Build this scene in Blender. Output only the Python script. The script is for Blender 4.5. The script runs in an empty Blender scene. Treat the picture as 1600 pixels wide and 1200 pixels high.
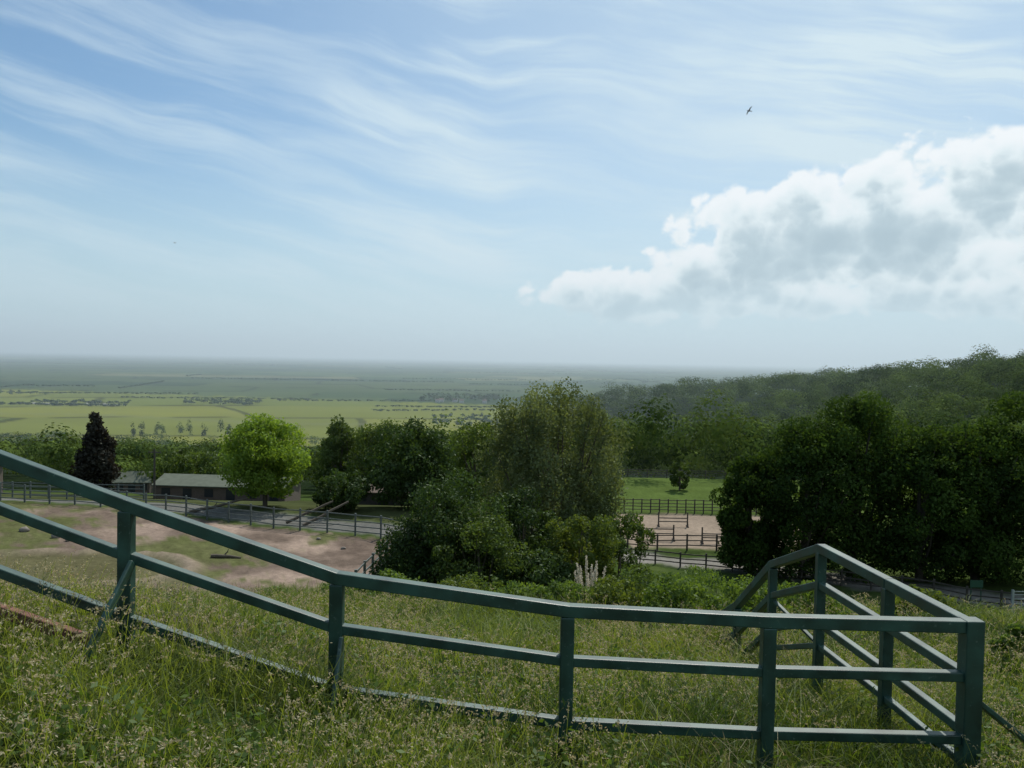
import bpy, math, numpy as np
from mathutils import Vector, Matrix
R = math.radians
rng = np.random.default_rng(7)
scene = bpy.context.scene
COL = scene.collection

# ------------------------------------------------------------ numpy noise
def vnoise(x, y, seed=0):
    x = np.asarray(x, float); y = np.asarray(y, float)
    ix = np.floor(x).astype(np.int64); iy = np.floor(y).astype(np.int64)
    fx = x-ix; fy = y-iy
    fx = fx*fx*(3-2*fx); fy = fy*fy*(3-2*fy)
    def h(a, b):
        v = (a*374761393 + b*668265263 + seed*144269) & 0xffffffff
        v = ((v ^ (v >> 13))*1274126177) & 0xffffffff
        return (v ^ (v >> 16))/4294967296.0
    return (h(ix,iy)*(1-fx)+h(ix+1,iy)*fx)*(1-fy)+(h(ix,iy+1)*(1-fx)+h(ix+1,iy+1)*fx)*fy
def fbm(x, y, seed=0, o=4):
    s = 0; a = .5; t = 0
    for i in range(o):
        s = s+a*vnoise(x*2**i, y*2**i, seed+i*17); t += a; a *= .5
    return s/t
def sm(a, b, x):
    t = np.clip((np.asarray(x, float)-a)/(b-a), 0, 1)
    return t*t*(3-2*t)

# ------------------------------------------------------------ terrain height
def hill(x, y):
    xv = np.interp(y, [130,250,400,700,1000,1200,1600], [60,60,60,50,-20,0,100])
    xr = np.interp(y, [130,400,500,700,1000,1600], [150,246,231,215,108,400])
    return xv, xr, sm(0, 1, (x-xv)/(xr-xv))
def height(x, y):
    x = np.asarray(x, float); y = np.asarray(y, float)
    L = np.interp(y, [-60,0,3,6,10,16,18,22,45,52,78,95,150,200,400,700,870],
                  [3,-1.8,-2.32,-2.86,-3.75,-4.95,-5.5,-7.4,-13.8,-14,-14.3,-16.8,-25,-31,-58,-92,-100])
    Rr = np.interp(y, [-60,0,3,6,10,16,18,22,50,60,72,125,160,200,400,700,870],
                  [3,-1.8,-2.32,-2.86,-3.75,-4.95,-5.5,-7.5,-15.8,-16.3,-17,-17.5,-24,-30,-58,-92,-100])
    w = sm(-6, 11, x)
    b = L*(1-w)+Rr*w
    D = np.interp(x, [-12,-4,-2.7,-1.24,.44,3.3,12], [1.2,.82,.66,.28,-.07,-.2,-.35])
    b = b+D*(1-sm(6.5, 13, y))
    xv, xr, s = hill(x, y)
    zr = np.interp(y, [100,250,400,500,700,1000,1300,1600], [-14,-7,-6,-17,-31,-54,-82,-100])
    top = zr+np.clip(.08*(x-xr), 0, 20)*(1-sm(1000,1600,y))
    s = s*sm(125, 220, y)
    b = b+(top-b)*s
    n = (fbm(x*.9, y*.9, 3)-.5)*.12*(1-sm(14, 40, y))
    n = n+(fbm(x*.03, y*.03, 5)-.5)*9*sm(130, 300, y)*(1-sm(800, 900, y))
    n = n+(fbm(x*.02, y*.02, 15)-.5)*16*s*sm(250, 400, y)
    d = np.hypot((x+29)/8.5, (y-53)/4.6)
    n = n+.35*np.exp(-((d-1)/.09)**2)+(.45*(fbm(x*.28,y*.28,9)-.5)+.18*(fbm(x*1.1,y*1.1,19)-.5))*sm(45,50,y)*(1-sm(75,80,y))
    return b+n
def hz(x, y): return float(height(x, y))

# ------------------------------------------------------------ materials
def mat(name):
    m = bpy.data.materials.new(name); m.use_nodes = True
    nt = m.node_tree; nt.nodes.clear()
    return m, nt, nt.nodes, nt.links
def plain(name, col, rough=.7, var=.25, scale=6, metal=0, bump=.0, spec=.4):
    m, nt, N, L = mat(name)
    o = N.new('ShaderNodeOutputMaterial'); p = N.new('ShaderNodeBsdfPrincipled')
    tc = N.new('ShaderNodeTexCoord'); ns = N.new('ShaderNodeTexNoise')
    ns.inputs['Scale'].default_value = scale; ns.inputs['Detail'].default_value = 6
    L.new(tc.outputs['Object'], ns.inputs['Vector'])
    mx = N.new('ShaderNodeMix'); mx.data_type = 'RGBA'
    mx.inputs[6].default_value = (*[c*(1-var) for c in col], 1)
    mx.inputs[7].default_value = (*[min(1, c*(1+var)) for c in col], 1)
    L.new(ns.outputs[0], mx.inputs[0]); L.new(mx.outputs[2], p.inputs['Base Color'])
    p.inputs['Roughness'].default_value = rough; p.inputs['Metallic'].default_value = metal
    p.inputs['Specular IOR Level'].default_value = spec
    L.new(p.outputs[0], o.inputs[0])
    return m
def leafmat(name, a, b, trans=.35, tcol=None, gloss=.02):
    m, nt, N, L = mat(name)
    o = N.new('ShaderNodeOutputMaterial'); p = N.new('ShaderNodeBsdfDiffuse')
    at = N.new('ShaderNodeAttribute'); at.attribute_name = 'tint'
    mx = N.new('ShaderNodeMix'); mx.data_type = 'RGBA'
    mx.inputs[6].default_value = (*a, 1); mx.inputs[7].default_value = (*b, 1)
    L.new(at.outputs['Fac'], mx.inputs[0]); L.new(mx.outputs[2], p.inputs['Color'])
    t = N.new('ShaderNodeBsdfTranslucent'); g = N.new('ShaderNodeMix'); g.data_type = 'RGBA'; g.blend_type = 'MULTIPLY'
    g.inputs[0].default_value = 1; g.inputs[7].default_value = (*(tcol or (1.5, 1.5, .7)), 1)
    L.new(mx.outputs[2], g.inputs[6]); L.new(g.outputs[2], t.inputs['Color'])
    ms = N.new('ShaderNodeMixShader'); ms.inputs[0].default_value = trans
    L.new(p.outputs[0], ms.inputs[1]); L.new(t.outputs[0], ms.inputs[2])
    if gloss:
        gl=N.new('ShaderNodeBsdfGlossy'); gl.inputs['Roughness'].default_value=.55; gl.inputs['Color'].default_value=(.8,.9,.8,1)
        m3=N.new('ShaderNodeMixShader'); m3.inputs[0].default_value=gloss
        L.new(ms.outputs[0],m3.inputs[1]); L.new(gl.outputs[0],m3.inputs[2]); ms=m3
    L.new(ms.outputs[0], o.inputs[0])
    return m

M_bark = plain('bark', (.09,.075,.055), .9, .4, 8)
M_mid = leafmat('leaf_mid', (.03,.052,.012), (.105,.15,.03),.38)
M_dark = leafmat('leaf_dark', (.016,.032,.009), (.060,.10,.022), .3)
M_hedge = leafmat('leaf_shade', (.016,.032,.009), (.068,.115,.022), .34, gloss=.006)
M_lime = leafmat('leaf_lime', (.09,.15,.02), (.2,.29,.04), .45)
M_willow = leafmat('leaf_willow', (.06,.08,.03), (.18,.21,.09), .35)
M_yel = leafmat('leaf_yellowgreen', (.045,.075,.015), (.15,.18,.032), .4)
M_copper = leafmat('leaf_copper', (.016,.014,.012), (.036,.032,.022), .15, (1.4,.9,.7))
M_far = leafmat('leaf_far', (.016,.034,.010), (.14,.195,.045), .14, gloss=0)
M_shrub = leafmat('leaf_shrub', (.05,.09,.015), (.14,.2,.04), .4)

# ------------------------------------------------------------ mesh tools (all quads)
class Q:
    def __init__(s): s.v=[]; s.f=[]; s.m=[]; s.t=[]; s.n=0
    def add(s, V, F, mi=0, t=.5):
        V=np.asarray(V,float).reshape(-1,3); F=np.asarray(F,np.int64).reshape(-1,4)
        s.v.append(V); s.f.append(F+s.n); s.n+=len(V)
        s.m.append(np.full(len(F),mi)); s.t.append(np.broadcast_to(np.asarray(t,float),(len(F),)).copy())
    def obj(s, name, mats, parent=None, smooth=False, bevel=0):
        V=np.concatenate(s.v); F=np.concatenate(s.f)
        me=bpy.data.meshes.new(name)
        me.vertices.add(len(V)); me.vertices.foreach_set('co', V.astype(np.float32).ravel())
        me.loops.add(len(F)*4); me.loops.foreach_set('vertex_index', F.astype(np.int32).ravel())
        me.polygons.add(len(F)); me.polygons.foreach_set('loop_start', (np.arange(len(F))*4).astype(np.int32))
        me.polygons.foreach_set('loop_total', np.full(len(F),4,np.int32))
        me.polygons.foreach_set('material_index', np.concatenate(s.m).astype(np.int32))
        me.update(calc_edges=True)
        me.polygons.foreach_set('use_smooth', np.full(len(F), smooth))
        a=me.attributes.new('tint','FLOAT','FACE'); a.data.foreach_set('value', np.concatenate(s.t).astype(np.float32))
        for m in mats: me.materials.append(m)
        o=bpy.data.objects.new(name, me); COL.objects.link(o)
        if parent: o.parent=parent
        if bevel:
            b=o.modifiers.new('bevel','BEVEL'); b.width=bevel; b.segments=2; b.limit_method='ANGLE'
        return o
BOXF=[(0,1,2,3),(7,6,5,4),(0,4,5,1),(1,5,6,2),(2,6,7,3),(3,7,4,0)]
def beam(q, a, b, w, h, mi=0, t=.5, up=(0,0,1)):
    a=Vector(a); b=Vector(b); d=(b-a).normalized(); up=Vector(up)
    if abs(d.dot(up))>.97: up=Vector((0,1,0))
    s=d.cross(up).normalized(); u=s.cross(d).normalized()
    V=[]
    for p in (a,b):
        for (i,j) in ((-1,-1),(1,-1),(1,1),(-1,1)):
            V.append(p+s*(i*w/2)+u*(j*h/2))
    q.add([tuple(v) for v in V], BOXF, mi, t)
def box(q, x0,x1,y0,y1,z0,z1, mi=0, t=.5):
    V=[(x0,y0,z0),(x1,y0,z0),(x1,y1,z0),(x0,y1,z0),(x0,y0,z1),(x1,y0,z1),(x1,y1,z1),(x0,y1,z1)]
    q.add(V, [(3,2,1,0),(4,5,6,7),(0,1,5,4),(1,2,6,5),(2,3,7,6),(3,0,4,7)], mi, t)
def tube(q, pts, rad, sides=6, mi=0, t=.5):
    pts=[Vector(p) for p in pts]; V=[]; F=[]
    for i,p in enumerate(pts):
        d=(pts[min(i+1,len(pts)-1)]-pts[max(i-1,0)]).normalized()
        up=Vector((1,0,0)) if abs(d.x)<.8 else Vector((0,1,0))
        s=d.cross(up).normalized(); u=s.cross(d)
        for k in range(sides):
            a=2*math.pi*k/sides
            V.append(tuple(p+(s*math.cos(a)+u*math.sin(a))*rad[i]))
    for i in range(len(pts)-1):
        for k in range(sides):
            k2=(k+1)%sides
            F.append((i*sides+k,i*sides+k2,(i+1)*sides+k2,(i+1)*sides+k))
    q.add(V,F,mi,t)
def norm(a): return a/np.maximum(np.linalg.norm(a,axis=-1,keepdims=True),1e-9)
def leaves(q, c, n, size, mi=0, t=.5, asp=.55):
    n=norm(n); t1=norm(np.cross(n, rng.normal(size=n.shape))); b=np.cross(n,t1)
    size=np.broadcast_to(size,(len(c),))[:,None]
    V=np.stack([c+t1*size*.5, c+b*size*asp*.5, c-t1*size*.5, c-b*size*asp*.5],1).reshape(-1,3)
    F=np.arange(len(c)*4).reshape(-1,4)
    q.add(V,F,mi,t)

def tree(name, x, y, h, r, leafm, n=16000, size=.22, lobes=34, base=.22, shape='round', limbs=9, fill=.55, jit=.8, lr=.30, trunk_r=None, dz=0):
    q=Q(); z0=hz(x,y)-.15+dz
    ch=h*(1-base)/2; cz=z0+h*base+ch
    tr=trunk_r or h*.022
    top=Vector((x+rng.normal()*.06*r, y, z0+h*.8))
    tube(q, [(x,y,z0),(x+.012*h*rng.normal(),y,z0+h*.3),tuple(top)], [tr*1.25,tr*.85,tr*.15], 8, 0)
    C=[];LR=[]
    for i in range(lobes):
        u=-.98+1.96*(i+.5)/lobes
        if shape=='cone': prof=(1-(u+1)/2)**.8*.95+.05
        elif shape=='willow': prof=math.sqrt(max(0,1-abs(u)**3))*(.8+.2*(u+1)/2)
        else: prof=math.sqrt(max(0,1-abs(u)**(2.2 if u>0 or base>.05 else 5)))
        a=i*2.39996+rng.uniform(-.5,.5); rr=rng.uniform(.25,1)**.5*r*prof*.82
        l=r*lr*rng.uniform(.6,1.3)
        if shape=='cone': l*=.45+.55*prof; rr*=.8
        C.append((x+rr*math.cos(a), y+rr*math.sin(a), cz+u*(ch-l*.75)+rng.normal()*ch*.06)); LR.append(l)
    C=np.array(C); LR=np.array(LR)
    for i in rng.choice(lobes, min(limbs,lobes), replace=False):
        c=C[i]; s=rng.uniform(.08,.5) if shape!='willow' else rng.uniform(.02,.25)
        st=np.array([x,y,z0+h*s*.7]); mid=st*.5+c*.5+np.array([0,0,-.05*h])+rng.normal(size=3)*.025*h
        tube(q,[st,mid,c,c+(c-mid)*.12],[tr*.5,tr*.33,tr*.16,tr*.05],5,0)
    tl=rng.uniform(0,1,lobes)
    k=rng.choice(lobes, n, p=LR**2/np.sum(LR**2))
    d=norm(rng.normal(size=(n,3)))
    sub=norm(rng.normal(size=(lobes,14,3)))
    si=rng.integers(0,14,n); d=norm(d*.65+sub[k,si]*1.0)
    rad=LR[k]*(fill+(1.08-fill)*rng.uniform(0,1,n)**.6)
    if shape=='willow': sc=np.array([.9,.9,1.35])
    else: sc=np.array([1,1,.85])
    c=C[k]+d*rad[:,None]*sc
    c=c+rng.normal(size=c.shape)*LR[k][:,None]*.07
    nn=d+rng.normal(size=d.shape)*jit
    g=height(c[:,0],c[:,1]); keep=c[:,2]>g+.03
    c=c[keep]; nn=nn[keep]; k=k[keep]
    leaves(q,c,nn,size*rng.uniform(.6,1.4,len(c)),1,np.clip(tl[k]*.55+rng.uniform(0,.45,len(c)),0,1))
    return q.obj(name,[M_bark,leafm])

# ------------------------------------------------------------ ground sheet
def seg_dist(x,y,pts):
    best=np.full(np.shape(x),1e9)
    for (a,b),(c,d) in zip(pts[:-1],pts[1:]):
        dx,dy=c-a,d-b; t=np.clip(((x-a)*dx+(y-b)*dy)/(dx*dx+dy*dy),0,1)
        best=np.minimum(best,np.hypot(x-a-t*dx,y-b-t*dy))
    return best
PF=[(-75,86),(-62,81.5),(-48,78),(-34.5,74.6),(-19.2,67.4),(-12,64.5),(-7.7,62.5)]
PF2=[(-7.7,62.5),(-8.1,55),(-8.5,46)]
PATH=[(4,75),(10.5,71.5),(20,67),(34.8,57),(50,52)]
def ground_sheet():
    ang=np.concatenate([np.arange(-180,-44,3.0),np.arange(-44,44,.18),np.arange(44,180,3.0)])*math.pi/180
    nr=690; rad=.6*np.exp(np.arange(nr)*math.log(60000/.6)/(nr-1))
    A,Rd=np.meshgrid(ang,rad)
    X=Rd*np.sin(A); Y=Rd*np.cos(A); Z=height(X,Y)
    n1=fbm(X*.35,Y*.35,21); n2=fbm(X*.09,Y*.09,31); n3=fbm(X*1.7,Y*1.7,41)
    def c(*a): return np.array(a,float)
    col=c(.05,.075,.022)+ (n1[...,None]-.5)*c(.05,.05,.02)
    def mixc(col,m,new): return col*(1-m[...,None])+new*m[...,None]
    col=mixc(col,1-sm(18,24,Y),c(.05,.06,.02)+(n3[...,None]-.5)*c(.05,.05,.025))
    yf=np.interp(X,[p[0] for p in PF],[p[1] for p in PF])
    ins=(1-sm(-.6,.3,Y-yf+(n3-.5)))*(1-sm(-8.6,-8.0,X))*sm(40,47,Y)
    dirt=c(.235,.18,.145)*(.55+.9*sm(.25,.75,n1)[...,None])*(.75+.5*n3[...,None])
    gr=c(.075,.09,.03)*(.6+.8*n3[...,None])
    gm=sm(.5,.58,n2*.5+n1*.3+n3*.2+.15*sm(-30,-40,X)*(1-sm(68,73,Y))+.07*(1-sm(48,56,Y))-.05*sm(-26,-18,X))
    dirt=mixc(dirt,gm*.9,gr)
    d=np.hypot((X+29)/8.5,(Y-53)/4.6)
    dirt=mixc(dirt,1-sm(.85,.95,d+(n3-.5)*.1),c(.10,.095,.05)*(.7+.6*n1[...,None]))
    dirt=mixc(dirt,np.exp(-((d-1)/.1)**2)*.8,c(.26,.205,.165))
    col=mixc(col,ins,dirt)
    dt=Y-yf; m=sm(.8,1.4,dt)*(1-sm(5.5,6.5,dt))*(1-sm(0,8,X))
    col=mixc(col,m,c(.13,.13,.12)*(.8+.4*n1[...,None]))
    m=sm(6,7,dt)*(1-sm(24,30,dt))*(1-sm(0,8,X))
    col=mixc(col,m,c(.055,.065,.028)*(.6+.8*n1[...,None]))
    dp=seg_dist(X,Y,PATH); m=1-sm(2.0,2.5,dp+(n3-.5)*.4)
    col=mixc(col,m,c(.2,.19,.17)*(.85+.3*n1[...,None]))
    m=sm(11,11.4,X)*(1-sm(30,30.5,X))*sm(75,75.5,Y)*(1-sm(93,93.6,Y))
    col=mixc(col,m,c(.25,.20,.155)*(.75+.5*n1[...,None]))
    m=sm(2,3,X)*(1-sm(60,62,X))*sm(94,95,Y)*(1-sm(124,128,Y))
    col=mixc(col,m,c(.075,.11,.03)*(.7+.6*n1[...,None]))
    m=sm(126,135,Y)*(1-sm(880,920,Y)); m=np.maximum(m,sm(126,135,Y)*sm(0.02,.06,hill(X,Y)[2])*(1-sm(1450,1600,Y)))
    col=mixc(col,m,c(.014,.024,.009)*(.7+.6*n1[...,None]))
    # fields of the marsh
    r=.22; U=X*math.cos(r)+Y*math.sin(r); W=-X*math.sin(r)+Y*math.cos(r)
    U=U+120*(vnoise(X/600,Y/600,77)-.5)*2; W=W+120*(vnoise(X/500,Y/500,78)-.5)*2
    wi=np.floor(W/330).astype(np.int64); ui=np.floor(U/520+ (wi%3)*.37).astype(np.int64)
    def hh(a,b,s):
        v=(a*374761393+b*668265263+s*99991)&0xffffffff; v=((v^(v>>13))*1274126177)&0xffffffff
        return (v^(v>>16))/4294967296.0
    f=hh(ui,wi,1)[...,None]; g=hh(ui,wi,2)[...,None]
    fc=c(.04,.068,.03)*(1-f)+c(.065,.09,.036)*f
    fc=np.where(g>.92,c(.11,.12,.06),fc); fc=np.where((g<.2),c(.032,.056,.026),fc)
    bigf=fbm(X/1500,Y/700,88)
    fc=fc*(.7+.6*bigf[...,None])
    yel=(1-sm(1730,1790,Y+.25*X+160*(n2-.5)))
    yc=c(.175,.18,.03)*(1-f)+c(.11,.135,.03)*f
    fc=fc*(1-.95*yel[...,None])+yc*.95*yel[...,None]
    fx=np.abs((U/520+(wi%3)*.37)%1-.5)*2; fy=np.abs((W/330)%1-.5)*2
    edge=np.maximum(sm(.965,.98,fx),sm(.93,.96,fy))*(vnoise(X/150,Y/150,5)>.35)
    fc=fc*(1-.6*edge[...,None])
    fc=fc*(.88+.24*fbm(X/90,Y/90,50)[...,None])
    ditch=1-sm(14,22,np.abs(Y-1350-90*np.sin(X/160)-.2*X))
    fc=mixc(fc,ditch*.4,c(.14,.15,.07))
    pm=sm(880,930,Y)*(1-sm(.02,.06,hill(X,Y)[2])*(1-sm(1450,1600,Y)))
    col=mixc(col,pm,fc)
    back=Y<-5
    col[back]=c(.07,.09,.03)
    na=len(ang)
    V=np.stack([X,Y,Z],-1).reshape(-1,3)
    i=np.arange(nr-1)[:,None]*na; j=np.arange(na)[None]; j2=(j+1)%na
    F=np.stack([i+j,i+j2,i+na+j2,i+na+j],-1).reshape(-1,4)[:, ::-1]
    V=np.vstack([V,[[0,0,hz(0,0)]]])
    k=np.arange(0,na-1,2); cap=np.stack([np.full(len(k),len(V)-1),(k+2)%na,k+1,k],-1)
    q=Q(); q.add(V,np.vstack([F,cap[:, ::-1]]))
    m,nt,N,L=mat('ground_cover')
    o=N.new('ShaderNodeOutputMaterial'); p=N.new('ShaderNodeBsdfDiffuse'); at=N.new('ShaderNodeAttribute'); at.attribute_name='cover'
    ns=N.new('ShaderNodeTexNoise'); ns.inputs['Scale'].default_value=2.2; ns.inputs['Detail'].default_value=6; ns.inputs['Roughness'].default_value=.7
    geo=N.new('ShaderNodeNewGeometry'); L.new(geo.outputs['Position'],ns.inputs['Vector'])
    mr=N.new('ShaderNodeMapRange'); mr.inputs[3].default_value=.45; mr.inputs[4].default_value=1.55
    L.new(ns.outputs[0],mr.inputs[0])
    vm=N.new('ShaderNodeVectorMath'); vm.operation='SCALE'; L.new(at.outputs['Color'],vm.inputs[0]); L.new(mr.outputs[0],vm.inputs['Scale'])
    L.new(vm.outputs[0],p.inputs['Color'])
    bp=N.new('ShaderNodeBump'); bp.inputs['Strength'].default_value=.6; bp.inputs['Distance'].default_value=.15
    L.new(ns.outputs[0],bp.inputs['Height']); L.new(bp.outputs[0],p.inputs['Normal']); L.new(p.outputs[0],o.inputs[0])
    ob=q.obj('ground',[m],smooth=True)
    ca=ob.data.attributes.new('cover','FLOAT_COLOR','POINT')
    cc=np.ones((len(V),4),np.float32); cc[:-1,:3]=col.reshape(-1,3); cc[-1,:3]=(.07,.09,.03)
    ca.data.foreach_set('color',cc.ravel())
ground_sheet()

# ------------------------------------------------------------ distant trees (masses)
def mass(name, P, n, matl, lobes=6, tv=.72):
    """P rows: x,y,h,r,leafsize"""
    P=np.array(P); T=len(P)
    z=height(P[:,0],P[:,1])
    lo=norm(rng.normal(size=(T,lobes,3)))*rng.uniform(.30,.66,(T,lobes,1))
    k=rng.integers(0,lobes,(T,n)); d=norm(rng.normal(size=(T,n,3)))
    d[...,2]=np.abs(d[...,2])*.9+d[...,2]*.1
    d=norm(d)
    l=np.take_along_axis(lo,k[...,None].repeat(3,-1),1)
    off=l+d*rng.uniform(.38,.55,(T,n,1))
    h=P[:,2][:,None]; r=P[:,3][:,None]
    c=np.stack([P[:,0][:,None]+off[...,0]*r, P[:,1][:,None]+off[...,1]*r, z[:,None]+h*.56+off[...,2]*h*.46],-1)
    tt=rng.uniform(0,1,(T,1))**1.4*tv+rng.uniform(0,1-tv,(T,n))
    nn=d*1.0+norm(off)*1.0+rng.normal(size=d.shape)*.14
    s=P[:,4][:,None]*rng.uniform(.6,1.3,(T,n))
    q=Q(); leaves(q,c.reshape(-1,3),nn.reshape(-1,3),s.reshape(-1),0,tt.reshape(-1),.8)
    q.obj(name,[matl])
near=[];mid=[];far=[]
y=128.0
while y<1480:
    s=7.6+.0185*y
    xs=np.arange(-.78*y-20,.82*y+20,s)
    for x in xs:
        X=x+rng.uniform(-.42,.42)*s; Y=y+rng.uniform(-.42,.42)*s
        hm=float(hill(X,Y)[2])*float(sm(125,220,Y)); dn=float(fbm(X/70,Y/70,61)); ok=False
        if hm>.03: ok = float(fbm(X/60,Y/60,63))>.2
        elif Y<880:
            ok = dn>.42 if X<-.18*Y else dn>.33
            if Y>820: ok=ok and dn>.5
        if not ok: continue
        h=rng.uniform(6,13)+.014*Y*rng.uniform(.6,1.2)
        if X<-.18*Y: h*=.70
        r=s*rng.uniform(.46,.72)
        row=(X,Y,h,r,.40+.0011*Y)
        (near if Y<260 else mid if Y<560 else far).append(row)
    y+=s*.84
for i in range(9):
    far.append((-411+i*13+rng.uniform(-4,4),900+rng.uniform(-8,8),rng.uniform(22,29),4.6,1.3))
for i in range(5):
    far.append((-250+i*10+rng.uniform(-3,3),640,rng.uniform(18,26),4.5,1.1))
print('trees',len(near),len(mid),len(far))
mass('woodland_edge',near,620,M_far,8); mass('woodland',mid,380,M_far,7); mass('distant_woodland',far,240,M_far,6)
hed=[]
for i in range(60):
    yy=math.exp(rng.uniform(math.log(1500),math.log(12000))); xx=rng.uniform(-.75,.6)*yy
    if hill(xx,yy)[2]>.02 and yy<1600: continue
    a=rng.choice([.22,.22,.22,.22,1.79])+rng.normal()*.06; Ln=rng.uniform(80,520)*(1+yy/3500); st=6+yy/450
    for k in np.arange(0,Ln,st):
        if rng.uniform()<.06: continue
        X=xx+math.cos(a)*k; Y=yy+math.sin(a)*k
        if Y<960 or (hill(X,Y)[2]>.02 and Y<1600): continue
        hed.append((X+rng.normal()*1.5,Y+rng.normal()*1.5,rng.uniform(2.5,5),rng.uniform(4,7)*(1+yy/9000),1.6+Y*.0007))
def clump(x0,x1,y0,y1,n,h0=7,h1=13):
    for i in range(n): hed.append((rng.uniform(x0,x1),rng.uniform(y0,y1),rng.uniform(h0,h1),rng.uniform(5,9),2.8))
clump(-650,-500,1560,1680,60); clump(-210,-30,1850,2150,110,8,14); clump(-920,-700,1490,1505,60,3,6); clump(-900,-720,1545,1580,40,5,9)
clump(-120,60,1150,1350,60); clump(-1300,-1000,1800,1850,30)
mass('marsh_hedgerows',hed,40,M_dark,4)

# ------------------------------------------------------------ individual trees
tree('copper_beech_tree',-52.5,105,10.6,3.8,M_copper,13000,.42,50,.04,'cone',fill=.4,lr=.34)
tree('ash_tree',-22.9,77.5,9.0,4.3,M_lime,22000,.28,42,.08)
tree('oak_tree',-9.2,80,8.4,4.9,M_dark,18000,.32,36,.05)
tree('oak_tree',-15.6,76,4.0,2.8,M_dark,7000,.3,18,.02)
tree('oak_tree',-34,103,6.0,5,M_mid,8000,.36,22,.05)
tree('oak_tree',-44,112,6.5,4.5,M_mid,7000,.36,20,.05)
tree('oak_tree',-4,96,10.0,4.2,M_mid,9000,.34,26,.05)
tree('poplar_tree',-24.5,120,11.5,3.0,M_mid,12000,.38,60,.0,lr=.40)
tree('oak_tree',-18.5,116,11.0,5.0,M_mid,10000,.36,30,.05)
tree('oak_tree',-12,112,8.0,4.5,M_dark,8000,.36,24,.05)
tree('willow_tree',2.9,56,13.2,6.3,M_willow,62000,.19,130,.10,'willow',50,.25,1.2,.16,.24)
tree('hawthorn_tree',-3.2,46,7.3,3.5,M_dark,24000,.18,40,.0)
tree('hawthorn_tree',-1.5,43,5.2,2.8,M_mid,16000,.16,30,.0)
tree('hawthorn_tree',-5.2,45.5,5.2,2.3,M_dark,12000,.17,24,.0)
tree('hawthorn_tree',.6,47,7.0,2.9,M_dark,15000,.19,26,.0)
tree('hazel_tree',3.9,44,6.0,2.6,M_yel,18000,.16,34,.0,lr=.24)
tree('hazel_tree',6.4,47,6.6,2.3,M_mid,11000,.18,22,.0)
tree('hawthorn_tree',1.8,42,3.6,2.2,M_dark,9000,.18,20,.0)
for (x,h,r) in [(18.0,9.8,3.1),(21.4,12.6,4.2),(25.8,14.6,4.7),(30.2,12.2,4.3),(34.6,13.2,4.5),(39.5,15.9,5.0),(45,15.6,5.4)]:
    tree('lime_tree',x+1.2,64+rng.uniform(-1.5,2),h,r,M_hedge,28000,.27,48,.0,fill=.65,lr=.32)
tree('field_maple_tree',22.9,112,4.8,1.7,M_mid,3500,.28,16,.06)
for (x,y,h,r,m) in [(3.1,14.6,1.05,.8,M_shrub),(4.1,13.9,1.0,.75,M_shrub),(2.2,15.8,.9,.8,M_yel),(1.2,17.8,.8,.7,M_shrub),(5.4,15.2,.9,.9,M_shrub),
                    (-2.4,18.5,1.0,.9,M_shrub),(-1.2,18.3,.9,.7,M_yel),(-3.6,18.2,.8,.7,M_shrub),(6.9,10.9,.75,.5,M_shrub),(7.9,15.8,.8,.7,M_yel),(.2,18.6,.9,.8,M_shrub),(-5.4,18.4,.6,.7,M_shrub),(3.2,19.5,1.5,1.1,M_mid),(5,20,1.7,1.3,M_shrub),(-.6,20,1.4,1.1,M_mid)]:
    tree('elder_shrub',x,y,h,r,m,4200,.075,16,.0,trunk_r=.02,limbs=6,jit=1.0)

# ------------------------------------------------------------ steel barrier in the foreground
M_paint,nt,N,L=mat('green_gloss_paint')
o=N.new('ShaderNodeOutputMaterial'); p=N.new('ShaderNodeBsdfPrincipled'); tc=N.new('ShaderNodeTexCoord')
n1=N.new('ShaderNodeTexNoise'); n1.inputs['Scale'].default_value=5; n1.inputs['Detail'].default_value=8
n2=N.new('ShaderNodeTexNoise'); n2.inputs['Scale'].default_value=30; n2.inputs['Detail'].default_value=6; n2.inputs['Roughness'].default_value=.65
L.new(tc.outputs['Object'],n1.inputs['Vector']); L.new(tc.outputs['Object'],n2.inputs['Vector'])
r1=N.new('ShaderNodeValToRGB'); r1.color_ramp.elements[0].color=(.008,.030,.022,1); r1.color_ramp.elements[1].color=(.022,.078,.058,1)
r1.color_ramp.elements[0].position=.35; r1.color_ramp.elements[1].position=.7
L.new(n1.outputs[0],r1.inputs[0])
r2=N.new('ShaderNodeValToRGB'); r2.color_ramp.elements[0].position=.62; r2.color_ramp.elements[1].position=.72
mx=N.new('ShaderNodeMix'); mx.data_type='RGBA'; L.new(n2.outputs[0],r2.inputs[0]); L.new(r2.outputs[0],mx.inputs[0])
L.new(r1.outputs[0],mx.inputs[6]); mx.inputs[7].default_value=(.10,.15,.12,1)
L.new(mx.outputs[2],p.inputs['Base Color'])
mr=N.new('ShaderNodeMapRange'); mr.inputs[3].default_value=.3; mr.inputs[4].default_value=.6; L.new(n1.outputs[0],mr.inputs[0]); L.new(mr.outputs[0],p.inputs['Roughness'])
p.inputs['Specular IOR Level'].default_value=.6
L.new(p.outputs[0],o.inputs[0])
M_rust=plain('rusted_steel',(.16,.075,.055),.85,.4,12)
q=Q(); DZ=-.085
top=[(-5.9,6,.05),(-4.35,6,-.47),(-2.776,6,-1.027),(-1.243,6,-1.53),(.436,6,-1.737),(1.901,6,-1.787),(3.378,6,-1.795)]
top=[(a,b,c+DZ) for a,b,c in top]
midr=[(a,b,c-.37) for a,b,c in top]; low=[(a,b,c-.83) for a,b,c in top]
def ext(a,b,e):
    a=Vector(a);b=Vector(b);d=(b-a).normalized(); return tuple(a-d*e),tuple(b+d*e)
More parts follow.
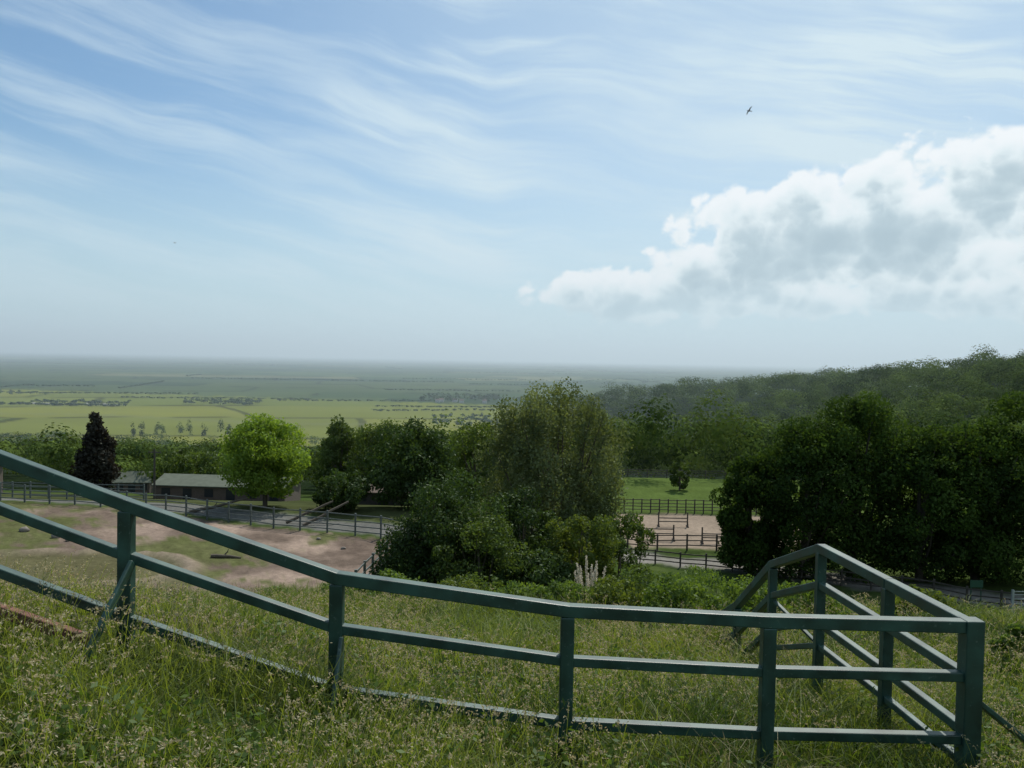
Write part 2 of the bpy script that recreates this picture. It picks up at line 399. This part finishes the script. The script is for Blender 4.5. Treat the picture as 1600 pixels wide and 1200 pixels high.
for i in range(len(top)-1):
    a,b=ext(top[i],top[i+1],.012); beam(q,a,b,.096+.001*(i%2),.088+.001*(i%2))
    for rl in (midr,low):
        a,b=ext(rl[i],rl[i+1],-.03); beam(q,a,b,.078,.07)
for i,(a,b,c) in enumerate(top):
    w=.13 if i==6 else .098
    g=hz(a,b)-.3
    box(q,a-w/2,a+w/2,b-w/2,b+w/2,g,c+(.05 if i==6 else -.043))
beam(q,(-2.70,5.93,-1.43+DZ),(-2.80,5.25,-2.2),.075,.03,up=(1,0,0))
beam(q,(-1.19,5.93,-1.95+DZ),(-1.19,5.5,-2.62),.075,.03,up=(1,0,0))
leg=[(3.38,6,-1.79),(3.36,7.3,-1.82),(3.25,8.6,-1.81),(3.2,10,-2.33),(3.09,11.1,-3.16),(3.0,12.4,-3.85)]
leg=[(a,b,c+DZ*1.2) for a,b,c in leg]
offs=[(0,.092),(-.38,.075),(-.78,.07),(-1.02,.06)]
for i in range(len(leg)-1):
    for k,(dzz,w) in enumerate(offs):
        if i==0: s=(leg[0][0],leg[0][1]+.07,leg[0][2]+dzz)
        else: s=(leg[i][0],leg[i][1],leg[i][2]+dzz)
        e=(leg[i+1][0],leg[i+1][1],leg[i+1][2]+dzz)
        if k==3 and i>2: continue
        a,b=ext(s,e,.01 if (k==0 and i>0) else -.02); beam(q,a,b,w+.001*(i%2),w)
    g=hz(leg[i+1][0],leg[i+1][1])-.3; w=.092
    x,yy,z=leg[i+1]; box(q,x-w/2,x+w/2,yy-w/2,yy+w/2,g,z-.04)
beam(q,(3.43,6.03,-2.43),(4.35,6.35,-3.13),.07,.04)
beam(q,(3.2,9.9,-2.85),(3.6,9.0,-3.25),.05,.03)
beam(q,(-5.5,5.72,-1.16),(-2.86,5.72,-2.03),.07,.08,1)
q.obj('steel_fence',[M_paint,M_rust],bevel=.008)

# ------------------------------------------------------------ other fences
M_galv=plain('weathered_steel',(.10,.12,.115),.55,.3,4,.3)
M_wood=plain('weathered_wood',(.07,.06,.05),.9,.35,5)
def fence(name,pts,sp,ph,rails,pw,rw,m,rd=.05):
    q=Q(); P=[]
    for (a,b),(c,d) in zip(pts[:-1],pts[1:]):
        n=max(1,round(math.hypot(c-a,d-b)/sp))
        P+=[(a+(c-a)*i/n,b+(d-b)*i/n) for i in range(n)]
    P.append(pts[-1]); G=[hz(*p) for p in P]
    for (x,y),g in zip(P,G): box(q,x-pw/2,x+pw/2,y-pw/2,y+pw/2,g-.2,g+ph*rng.uniform(.98,1.03))
    for i in range(len(P)-1):
        for r in rails:
            j=.02 if m is M_wood else 0
            beam(q,(P[i][0],P[i][1]-pw*.55,G[i]+r+rng.normal()*j),(P[i+1][0],P[i+1][1]-pw*.55,G[i+1]+r+rng.normal()*j),rd,rw)
    return q.obj(name,[m])
fence('paddock_fence',PF,2.6,1.75,[.35,.75,1.15,1.62],.13,.075,M_galv)
fence('paddock_fence',PF2,2.2,1.9,[.45,.85,1.25,1.75],.14,.1,M_galv)
fence('paddock_fence',[(-80,95),(-60,90.5),(-46,86),(-38,86)],2.6,1.7,[.4,.8,1.2,1.6],.13,.08,M_galv)
fence('paddock_fence',[(-60,90),(-54,82)],2.6,1.7,[.4,.8,1.2,1.6],.13,.08,M_galv)
fence('timber_fence',[(5,73),(10.2,69),(19.6,64.5),(33,55.2),(38,52.5)],2.0,1.25,[.35,.7,1.1],.12,.09,M_wood)
fence('timber_fence',[(8,74.3),(24,74.3),(32,74.3)],2.6,1.5,[.5,.95,1.4],.14,.09,M_wood)
fence('timber_fence',[(8,94),(34,94)],1.0,1.6,[.4,.75,1.1,1.5],.12,.08,M_wood)
fence('timber_fence',[(6,125),(50,125)],3,1.2,[.4,.8,1.1],.12,.08,M_wood)

def jump(x,y,w,h):
    q=Q(); g=hz(x,y)
    for s in (-1,1):
        box(q,x+s*w/2-.06,x+s*w/2+.06,y-.06,y+.06,g,g+1.5); box(q,x+s*w/2-.06,x+s*w/2+.06,y-.5,y+.5,g,g+.1)
        beam(q,(x+s*w/2,y-.45,g+.08),(x+s*w/2,y,g+.9),.06,.06)
    for k in (h,h*.6): tube(q,[(x-w/2,y-.1,g+k),(x+w/2,y-.1,g+k)],[.055,.055],8)
    q.obj('show_jump',[M_wood])
jump(14.2,79,3,1.1); jump(19.5,78,2.6,.9); jump(17,86,3,.9)

# ------------------------------------------------------------ buildings
M_brick,nt,N,L=mat('brick')
o=N.new('ShaderNodeOutputMaterial'); p=N.new('ShaderNodeBsdfPrincipled'); tc=N.new('ShaderNodeTexCoord'); b=N.new('ShaderNodeTexBrick')
b.inputs['Color1'].default_value=(.12,.08,.06,1); b.inputs['Color2'].default_value=(.09,.06,.045,1); b.inputs['Mortar'].default_value=(.12,.11,.09,1); b.inputs['Scale'].default_value=3
mp=N.new('ShaderNodeMapping'); mp.inputs['Rotation'].default_value=(R(90),0,0); L.new(tc.outputs['Object'],mp.inputs[0]); L.new(mp.outputs[0],b.inputs['Vector'])
L.new(b.outputs[0],p.inputs['Base Color']); p.inputs['Roughness'].default_value=.9; L.new(p.outputs[0],o.inputs[0])
M_roof=plain('sheet_roof',(.12,.135,.105),.9,.3,1.5,spec=.1); M_tile=plain('tile_roof',(.12,.085,.065),.85,.3,2); M_white=plain('white_render',(.4,.4,.38),.8,.1,1)
M_darkm=plain('dark_opening',(.02,.022,.025),.4,.2,3)
def building(name,x,y,w,d,hw,hr,wall,roof,rot=0,doors=3):
    e=bpy.data.objects.new(name,None); COL.objects.link(e); e.location=(x,y,hz(x,y)-.1); e.rotation_euler[2]=rot
    q=Q(); box(q,-w/2,w/2,-d/2,d/2,-.6,hw)
    for s in (-1,1): q.add([(s*w/2,-d/2,hw),(s*w/2,d/2,hw),(s*w/2,0.01,hw+hr),(s*w/2,-.01,hw+hr)],[(0,1,2,3)])
    q.obj('walls',[wall],e)
    q=Q()
    for s in (-1,1):
        ez=hw-.3*hr/(d/2)
        V=[(-w/2-.3,s*(d/2+.3),ez+.03),(w/2+.3,s*(d/2+.3),ez+.03),(w/2+.3,0,hw+hr+.03),(-w/2-.3,0,hw+hr+.03)]
        V+=[(a,b_,c+.1) for a,b_,c in V]; q.add(V,BOXF)
    q.obj('roof',[roof],e)
    q=Q()
    for i in range(doors):
        cx=-w/2+w*(i+.5)/doors; h0=0 if i%2 else hw*.4
        box(q,cx-.5,cx+.5,-d/2-.04,-d/2+.02,h0,hw*.85)
    q.obj('doors_and_windows',[M_darkm],e)
building('brick_stable_block',-32.5,96,15,5.5,2.0,.8,M_brick,M_roof,R(-4),6)
building('farm_cottage',-56,124,5,4,2.0,1.2,M_brick,M_roof,R(8),3)
building('brick_house',-69,104,7,6,3.2,2,M_brick,M_tile,0,3)
building('barn',93,440,14,8,3.5,2,M_white,M_roof,R(10),3)
building('timber_shed',-13,88,7,3,1.6,.5,M_wood,M_tile,R(-12),3)
q=Q()
for i in range(20):
    x=-880+i*8.6+rng.uniform(-2,2); y=1525+rng.uniform(-12,12)
    w=rng.uniform(2.5,3.6)/2; z=-100
    box(q,x-w,x+w,y-5,y+5,z,z+2.2)
    for s in (-1,1): q.add([(x+s*w,y-5,z+2.2),(x+s*w,y+5,z+2.2),(x,y+5,z+2.8),(x,y-5,z+2.8)],[(0,1,2,3)])
q.obj('static_caravans',[plain('caravan_panel',(.26,.26,.25),.8,.2,1)])
q=Q()
for i in range(9):
    x=rng.uniform(-190,-50); y=rng.uniform(1830,1900); z=-100; w=5
    box(q,x-w,x+w,y-4,y+4,z,z+5)
    for s in (-1,1): q.add([(x-w,y+s*4.5,z+5),(x+w,y+s*4.5,z+5),(x+w,y,z+8),(x-w,y,z+8)],[(0,1,2,3)],1)
q.obj('village_houses',[M_white,M_tile])

q=Q(); x,y=-39.5,92; g=hz(x,y)
tube(q,[(x,y,g-.3),(x,y,g+5.6)],[.14,.1],8); beam(q,(x-.7,y,g+5.2),(x+.7,y,g+5.2),.1,.1)
for s in (-.6,-.2,.2,.6): tube(q,[(x+s,y,g+5.25),(x+s,y,g+5.42)],[.04,.03],6)
q.obj('utility_pole',[M_wood])

def log(x,y,L_,a,r,lift=0):
    q=Q(); g=hz(x,y)+r*.8; n=6; pts=[];rr=[]
    for i in range(n):
        t=i/(n-1)-.5; pts.append((x+math.cos(a)*L_*t,y+math.sin(a)*L_*t,g+lift*(t+.5)+rng.normal()*.03)); rr.append(r*(1-.4*(t+.5)))
    tube(q,pts,rr,8); m=pts[2]; tube(q,[m,(m[0]+.25,m[1]+.2,m[2]+.3),(m[0]+.3,m[1]+.2,m[2]+.5)],[r*.4,r*.25,r*.1],6)
    q.obj('fallen_log',[M_bark],smooth=True)
log(-19.5,57,2.0,.1,.16,-.1); log(-17,70.5,4,.5,.14,1.5); log(-15.5,70,4,.6,.14,1.7); log(-26,74,5,.2,.15,1.2)
def rock(x,y,s):
    q=Q(); g=hz(x,y); n=8; m=5; V=[]
    for i in range(m+1):
        ph=math.pi*i/m
        for k in range(n):
            th=2*math.pi*k/n; r=s*(1+rng.uniform(-.18,.18)) if 0<i<m else s
            V.append((x+r*math.sin(ph)*math.cos(th),y+r*math.sin(ph)*math.sin(th)*.8,g+s*.25+r*.6*math.cos(ph)))
    F=[(i*n+k,(i+1)*n+k,(i+1)*n+(k+1)%n,i*n+(k+1)%n) for i in range(m) for k in range(n)]
    q.add(V,F); q.obj('boulder',[M_stone],smooth=True)
M_stone=plain('stone',(.2,.175,.15),.9,.3,5)
for (x,y,s) in [(-34,62,.35),(-32.6,61.2,.25),(-37.5,64,.4),(-23.5,66,.22),(-12,60,.2),(-39,60,.3),(-14.5,63,.2)]: rock(x,y,s)

q=Q(); x,y=33.2,54.3; g=hz(x,y)
for dx in (0,3.2): box(q,x+dx-.07,x+dx+.07,y-.07,y+.07,g-.2,g+1.5)
for k in (.3,.6,.9,1.2,1.4): beam(q,(x,y-.02,g+k),(x+3.2,y-.02,g+k),.04,.06)
beam(q,(x+.1,y-.06,g+.3),(x+3.1,y-.06,g+1.35),.03,.05)
q.obj('metal_gate',[plain('galvanised_gate',(.42,.44,.44),.5,.2,4,.3)])
q=Q(); x,y=32.6,57.5; g=hz(x,y)
for dx in (-.35,.35): box(q,x+dx-.03,x+dx+.03,y,y+.06,g-.2,g+1.5)
box(q,x-.45,x+.45,y-.03,y-.002,g+1.0,g+1.5)
q.obj('notice_board',[plain('green_board',(.03,.09,.05),.5,.1,3)])

# pampas grass
M_straw=leafmat('straw',(.2,.17,.08),(.5,.44,.29),.4,(1.2,1.1,.9)); M_plume=leafmat('plume',(.5,.46,.38),(.75,.7,.6),.4,(1.1,1.05,1))
M_blade=leafmat('grass_blade',(.035,.064,.012),(.20,.23,.05),.45,(1.5,1.55,.6))
def blades(q,x,y,h,w,lean,mi,t,z=None,curve=1.0):
    n=len(x); z=height(x,y)-.02 if z is None else z
    a=rng.uniform(0,2*math.pi,n); dx=np.cos(a);dy=np.sin(a); f=rng.uniform(0,2*math.pi,n)
    wx=np.cos(f)*w/2; wy=np.sin(f)*w/2
    V=[]
    for s,ww in ((0,1),(.45,.85),(.8,.55),(1,.08)):
        l=lean*h*s**2*curve; zz=z+h*(s-.25*np.minimum(lean,1.2)*s*s)
        cx=x+dx*l; cy=y+dy*l
        V+= [np.stack([cx-wx*ww,cy-wy*ww,zz],-1),np.stack([cx+wx*ww,cy+wy*ww,zz],-1)]
    V=np.stack(V,1).reshape(-1,3); b=np.arange(n)[:,None]*8
    F=np.concatenate([b+np.array([[0,1,3,2]]),b+np.array([[2,3,5,4]]),b+np.array([[4,5,7,6]])],1).reshape(-1,4)
    q.add(V,F,mi,np.repeat(t,3)); return dx,dy
q=Q(); n=500; px,py=2.3,23.0
blades(q,px+rng.normal(size=n)*.18,py+rng.normal(size=n)*.18,rng.uniform(.8,1.3,n),.02,rng.uniform(.4,1.1,n),0,rng.uniform(0,.6,n))
for i in range(13):
    a=rng.uniform(0,6.28); r=rng.uniform(.1,.45); bx,by=px+math.cos(a)*.1,py+math.sin(a)*.1; g=hz(bx,by)
    t_=np.array([px+math.cos(a)*r,py+math.sin(a)*r*.5,g+rng.uniform(1.6,2.3)])
    tube(q,[(bx,by,g),tuple(t_)],[.012,.008],4,1)
    m=220; s=rng.uniform(-.5,.1,m); ax=norm(t_-np.array([bx,by,g]))
    c=t_+ax*s[:,None]+rng.normal(size=(m,3))*.022*(1-np.abs(s+.2)*1.6)[:,None]
    leaves(q,c,rng.normal(size=(m,3)),.045,1,rng.uniform(0,1,m),.35)
q.obj('pampas_grass',[M_blade,M_plume])

# ------------------------------------------------------------ foreground grass
def field_pts(n,y0,y1,pw):
    u=rng.uniform(0,1,n); y=(y0**pw+u*(y1**pw-y0**pw))**(1/pw); x=rng.uniform(-1,1,n)*(.76*y+1.2)
    return x,y
q=Q()
x,y=field_pts(180000,2.4,20,1.35)
pn=fbm(x*.7,y*.7,91); pn2=fbm(x*.25,y*.25,97); pn3=fbm(x*2.2,y*2.2,99); pn4=fbm(x*.9,y*.9,101,3)
h=rng.uniform(.10,.46,len(x))*(.15+2.0*np.clip(pn-.25,0,1)+.8*np.clip(pn3-.3,0,1)); w=.0056+.0006*y
t=np.clip(pn2*.9+pn3*.5+(pn4-.5)*1.3-.40+rng.uniform(-.25,.4,len(x)),0,1)
blades(q,x,y,h,w,rng.uniform(.15,1.4,len(x)),0,t)
x,y=field_pts(19000,2.4,19,1.2); k=fbm(x*.7,y*.7,131)>.48; x=x[k];y=y[k]
blades(q,x,y,rng.uniform(.16,.46,len(x)),.0034+.0003*y,rng.uniform(.4,1.7,len(x)),1,rng.uniform(0,.7,len(x)))
# seed heads
x,y=field_pts(15000,2.4,16,1.0); k=fbm(x*.6,y*.6,151)>np.where((x<.8)&(y<6.2),.40,.55); x=x[k];y=y[k]; n=len(x)
g=height(x,y); hh_=rng.uniform(.26,.56,n); a=rng.uniform(0,6.28,n); ln=rng.uniform(.15,.8,n)
tx=x+np.cos(a)*ln*hh_; ty=y+np.sin(a)*ln*hh_; tz=g+hh_*(1-.2*ln)
wv=.0009+.0001*y
V=np.stack([np.stack([x-wv,y,g],-1),np.stack([x+wv,y,g],-1),np.stack([tx+wv,ty,tz],-1),np.stack([tx-wv,ty,tz],-1)],1).reshape(-1,3)
q.add(V,np.arange(4*n).reshape(-1,4),0,.9)
m=14; s=rng.uniform(-.13,.04,(n,m)); dirv=norm(np.stack([tx-x,ty-y,tz-g],-1)+np.stack([np.cos(a),np.sin(a),-a*0],-1)*.8)
c=np.stack([tx,ty,tz],-1)[:,None]+dirv[:,None]*s[...,None]+rng.normal(size=(n,m,3))*.006
leaves(q,c.reshape(-1,3),rng.normal(size=(n*m,3)),np.repeat(.018+.0008*y,m),1,rng.uniform(.1,1,n*m),.35)
# broad-leaved weeds
x,y=field_pts(3000,2.6,19,1.3); k=fbm(x*.5,y*.5,171)>.50; x=x[k];y=y[k]; n=len(x); m=36
g=height(x,y); c=np.stack([x,y,g+.14],-1)[:,None]+rng.normal(size=(n,m,3))*np.array([.11,.11,.10])
c[...,2]=np.maximum(c[...,2],g[:,None]+.02)
leaves(q,c.reshape(-1,3),rng.normal(size=(n*m,3))+np.array([0,0,.8]),.05*rng.uniform(.6,1.3,n*m),2,np.repeat(rng.uniform(0,.6,n),m))
q.obj('meadow_grass',[M_blade,M_straw,M_shrub])

# ------------------------------------------------------------ birds
M_bird=plain('bird_feathers',(.09,.09,.095),.8,.3,20)
def bird(x,y,z,s,yaw,roll):
    q=Q()
    tube(q,[(-.3,0,0),(-.22,0,.01),(0,0,0),(.2,0,.0),(.3,0,.03),(.38,0,.02)],[.01,.045,.07,.055,.035,.005],8)
    for d in (-1,1):
        V=[(.1,d*.04,.03),(-.1,d*.04,.03),(.06,d*.3,.14),(-.1,d*.3,.13),(-.02,d*.65,.08),(-.1,d*.62,.07)]
        q.add(V,[(0,1,3,2),(2,3,5,4)])
    q.add([(-.22,-.03,0),(-.22,.03,0),(-.42,.07,0),(-.42,-.07,0)],[(0,1,2,3)])
    o=q.obj('bird',[M_bird]); o.location=(x,y,z); o.rotation_euler=(roll,0,yaw); o.scale=(s,s,s)
bird(27.6,100,30.0,.95,R(200),R(35)); bird(-61,150,19.6,.7,R(20),R(10))

# ------------------------------------------------------------ haze over the marsh (real scattering air)
q=Q(); box(q,-60000,60000,100,62000,-140,420)
m,nt,N,L=mat('thin_haze'); o=N.new('ShaderNodeOutputMaterial'); v=N.new('ShaderNodeVolumeScatter'); va=N.new('ShaderNodeVolumeAbsorption'); ad=N.new('ShaderNodeAddShader')
v.inputs['Color'].default_value=(.74,.89,1,1); v.inputs['Density'].default_value=1/8000; v.inputs['Anisotropy'].default_value=.25
va.inputs['Color'].default_value=(.80,.92,1,1); va.inputs['Density'].default_value=1/8000
L.new(v.outputs[0],ad.inputs[0]); L.new(va.outputs[0],ad.inputs[1])
L.new(ad.outputs[0],o.inputs['Volume']); q.obj('haze',[m])

# ------------------------------------------------------------ light
AZ,EL=R(22),R(50)
sd=Vector((math.sin(AZ)*math.cos(EL),math.cos(AZ)*math.cos(EL),math.sin(EL)))
sl=bpy.data.lights.new('sun','SUN'); sl.energy=4.5; sl.angle=R(.5); sl.color=(1,.95,.86)
so=bpy.data.objects.new('sun',sl); COL.objects.link(so); so.rotation_euler=sd.to_track_quat('Z','Y').to_euler()

w=bpy.data.worlds.new('World'); scene.world=w; w.use_nodes=True
nt=w.node_tree; N=nt.nodes; L=nt.links; N.clear()
out=N.new('ShaderNodeOutputWorld')
sky=N.new('ShaderNodeTexSky'); sky.sky_type='NISHITA'; sky.sun_disc=False; sky.sun_elevation=EL; sky.sun_rotation=AZ
sky.air_density=1.0; sky.dust_density=.4; sky.ozone_density=2
tint=N.new('ShaderNodeMix'); tint.data_type='RGBA'; tint.blend_type='MULTIPLY'; tint.inputs[0].default_value=1; tint.inputs[7].default_value=(.58,.86,1.0,1)
L.new(sky.outputs[0],tint.inputs[6])
bg=N.new('ShaderNodeBackground'); bg.inputs[1].default_value=.1; L.new(tint.outputs[2],bg.inputs[0])
def Mn(op,*a,clamp=False):
    n=N.new('ShaderNodeMath'); n.operation=op; n.use_clamp=clamp
    for i,v_ in enumerate(a):
        if isinstance(v_,(int,float)): n.inputs[i].default_value=v_
        else: L.new(v_,n.inputs[i])
    return n.outputs[0]
def MR(v_,a,b,c=0,d=1):
    n=N.new('ShaderNodeMapRange'); n.interpolation_type='SMOOTHSTEP'
    n.inputs[1].default_value=a;n.inputs[2].default_value=b;n.inputs[3].default_value=c;n.inputs[4].default_value=d
    L.new(v_,n.inputs[0]); return n.outputs[0]
def CX(x,y,z=0):
    n=N.new('ShaderNodeCombineXYZ')
    for i,v_ in enumerate((x,y,z)):
        if isinstance(v_,(int,float)): n.inputs[i].default_value=v_
        else: L.new(v_,n.inputs[i])
    return n.outputs[0]
def NZ(vec,sc,det=8,ro=.55,dist=0):
    n=N.new('ShaderNodeTexNoise'); n.noise_dimensions='2D'; n.inputs['Scale'].default_value=sc; n.inputs['Detail'].default_value=det
    n.inputs['Roughness'].default_value=ro; n.inputs['Distortion'].default_value=dist; L.new(vec,n.inputs['Vector']); return n.outputs[0]
def VZ(vec,sc):
    n=N.new('ShaderNodeTexVoronoi'); n.voronoi_dimensions='2D'; n.feature='F1'; n.inputs['Scale'].default_value=sc
    L.new(vec,n.inputs['Vector']); return n.outputs['Distance']
tc=N.new('ShaderNodeTexCoord'); sp=N.new('ShaderNodeSeparateXYZ'); L.new(tc.outputs['Generated'],sp.inputs[0])
az=Mn('ARCTAN2',sp.outputs[0],sp.outputs[1]); el=Mn('ARCSINE',sp.outputs[2])
bh=N.new('ShaderNodeBackground'); bh.inputs[0].default_value=(.54,.72,.80,1)
m0=N.new('ShaderNodeMixShader'); L.new(MR(el,-.02,.27,.95,0),m0.inputs[0]); L.new(bg.outputs[0],m0.inputs[1]); L.new(bh.outputs[0],m0.inputs[2])
# cirrus
warp=NZ(CX(az,el),2.0,3); wv=Mn('MULTIPLY',Mn('SUBTRACT',warp,.5),.10)
th=.17
u=Mn('SUBTRACT',Mn('MULTIPLY',az,math.cos(th)),Mn('MULTIPLY',el,math.sin(th)))
vv=Mn('ADD',Mn('ADD',Mn('MULTIPLY',az,math.sin(th)),Mn('MULTIPLY',el,math.cos(th))),wv)
c1=NZ(CX(Mn('MULTIPLY',u,1.2),Mn('MULTIPLY',vv,11)),1.8,8,.57,.2)
c2=NZ(CX(Mn('MULTIPLY',u,5),Mn('MULTIPLY',vv,45)),1.5,5,.6,.3)
c3=NZ(CX(az,Mn('MULTIPLY',el,2.2)),3.0,3)
ci=Mn('MULTIPLY',MR(Mn('ADD',c1,Mn('MULTIPLY',Mn('SUBTRACT',c2,.5),.22)),.36,.76),MR(c3,.3,.6,.55,1))
cover=MR(az,-.55,.30,.07,.58)
ci=Mn('ADD',Mn('MULTIPLY',ci,.58),cover,clamp=True)
ci=Mn('MULTIPLY',ci,MR(el,.0,.14,.45,1))
bc=N.new('ShaderNodeBackground'); bc.inputs[0].default_value=(.66,.80,.88,1); bc.inputs[1].default_value=1
ms=N.new('ShaderNodeMixShader'); L.new(ci,ms.inputs[0]); L.new(m0.outputs[0],ms.inputs[1]); L.new(bc.outputs[0],ms.inputs[2])
# cumulus
ELL=[(.34,.155,.13,.065),(.46,.160,.16,.075),(.38,.115,.19,.048),(.13,.078,.12,.034),(.42,.078,.30,.030),(.60,.165,.18,.085),(.22,.092,.09,.048)]
def field(du,dv):
    a=Mn('ADD',az,du) ; e=Mn('ADD',el,dv); best=None
    for (x,y,rx,ry) in ELL:
        dx=Mn('DIVIDE',Mn('SUBTRACT',a,x),rx); dy=Mn('DIVIDE',Mn('SUBTRACT',e,y),ry)
        f=Mn('SUBTRACT',1,Mn('ADD',Mn('MULTIPLY',dx,dx),Mn('MULTIPLY',dy,dy)))
        best=f if best is None else Mn('SMOOTH_MAX',best,f,.3)
    best=Mn('MAXIMUM',best,-1.5)
    v0=CX(a,Mn('MULTIPLY',e,1.2))
    n=NZ(v0,9,9,.58,.1)
    n2_=NZ(v0,34,4,.5)
    v1=CX(Mn('ADD',a,Mn('MULTIPLY',n2_,.03)),Mn('ADD',Mn('MULTIPLY',e,1.2),Mn('MULTIPLY',n,.05)))
    b1=VZ(v1,20); b2=VZ(v1,48)
    s=Mn('ADD',best,Mn('MULTIPLY',Mn('SUBTRACT',n,.475),2.3))
    s=Mn('ADD',s,Mn('MULTIPLY',Mn('SUBTRACT',.42,b1),.8))
    return Mn('ADD',s,Mn('MULTIPLY',Mn('SUBTRACT',.42,b2),.45))
f0=field(0,0); f1=field(.004,.013)
den=MR(f0,-.05,.32); thick=MR(f1,-.05,1.75)
cr=N.new('ShaderNodeValToRGB'); e_=cr.color_ramp.elements
e_[0].position=0; e_[0].color=(.95,.98,1,1); e_[1].position=1; e_[1].color=(.38,.50,.57,1)
k=e_.new(.35); k.color=(.80,.89,.92,1); k=e_.new(.7); k.color=(.51,.63,.69,1)
L.new(thick,cr.inputs[0])
bk=N.new('ShaderNodeBackground'); L.new(cr.outputs[0],bk.inputs[0]); bk.inputs[1].default_value=1
m2=N.new('ShaderNodeMixShader'); L.new(Mn('MULTIPLY',den,MR(el,.03,.10,.4,.95)),m2.inputs[0]); L.new(ms.outputs[0],m2.inputs[1]); L.new(bk.outputs[0],m2.inputs[2])
L.new(m2.outputs[0],out.inputs[0]); w.name='sky'

# ------------------------------------------------------------ camera
cam=bpy.data.cameras.new('camera'); cam.sensor_width=36; cam.lens=29.25; cam.clip_start=.05; cam.clip_end=200000
co=bpy.data.objects.new('camera',cam); COL.objects.link(co)
co.matrix_world=Matrix.Rotation(R(90-1.75),4,'X')@Matrix.Rotation(R(1.09),4,'Z')
scene.camera=co
scene.view_settings.view_transform='Standard'; scene.view_settings.look='None'; scene.view_settings.exposure=0
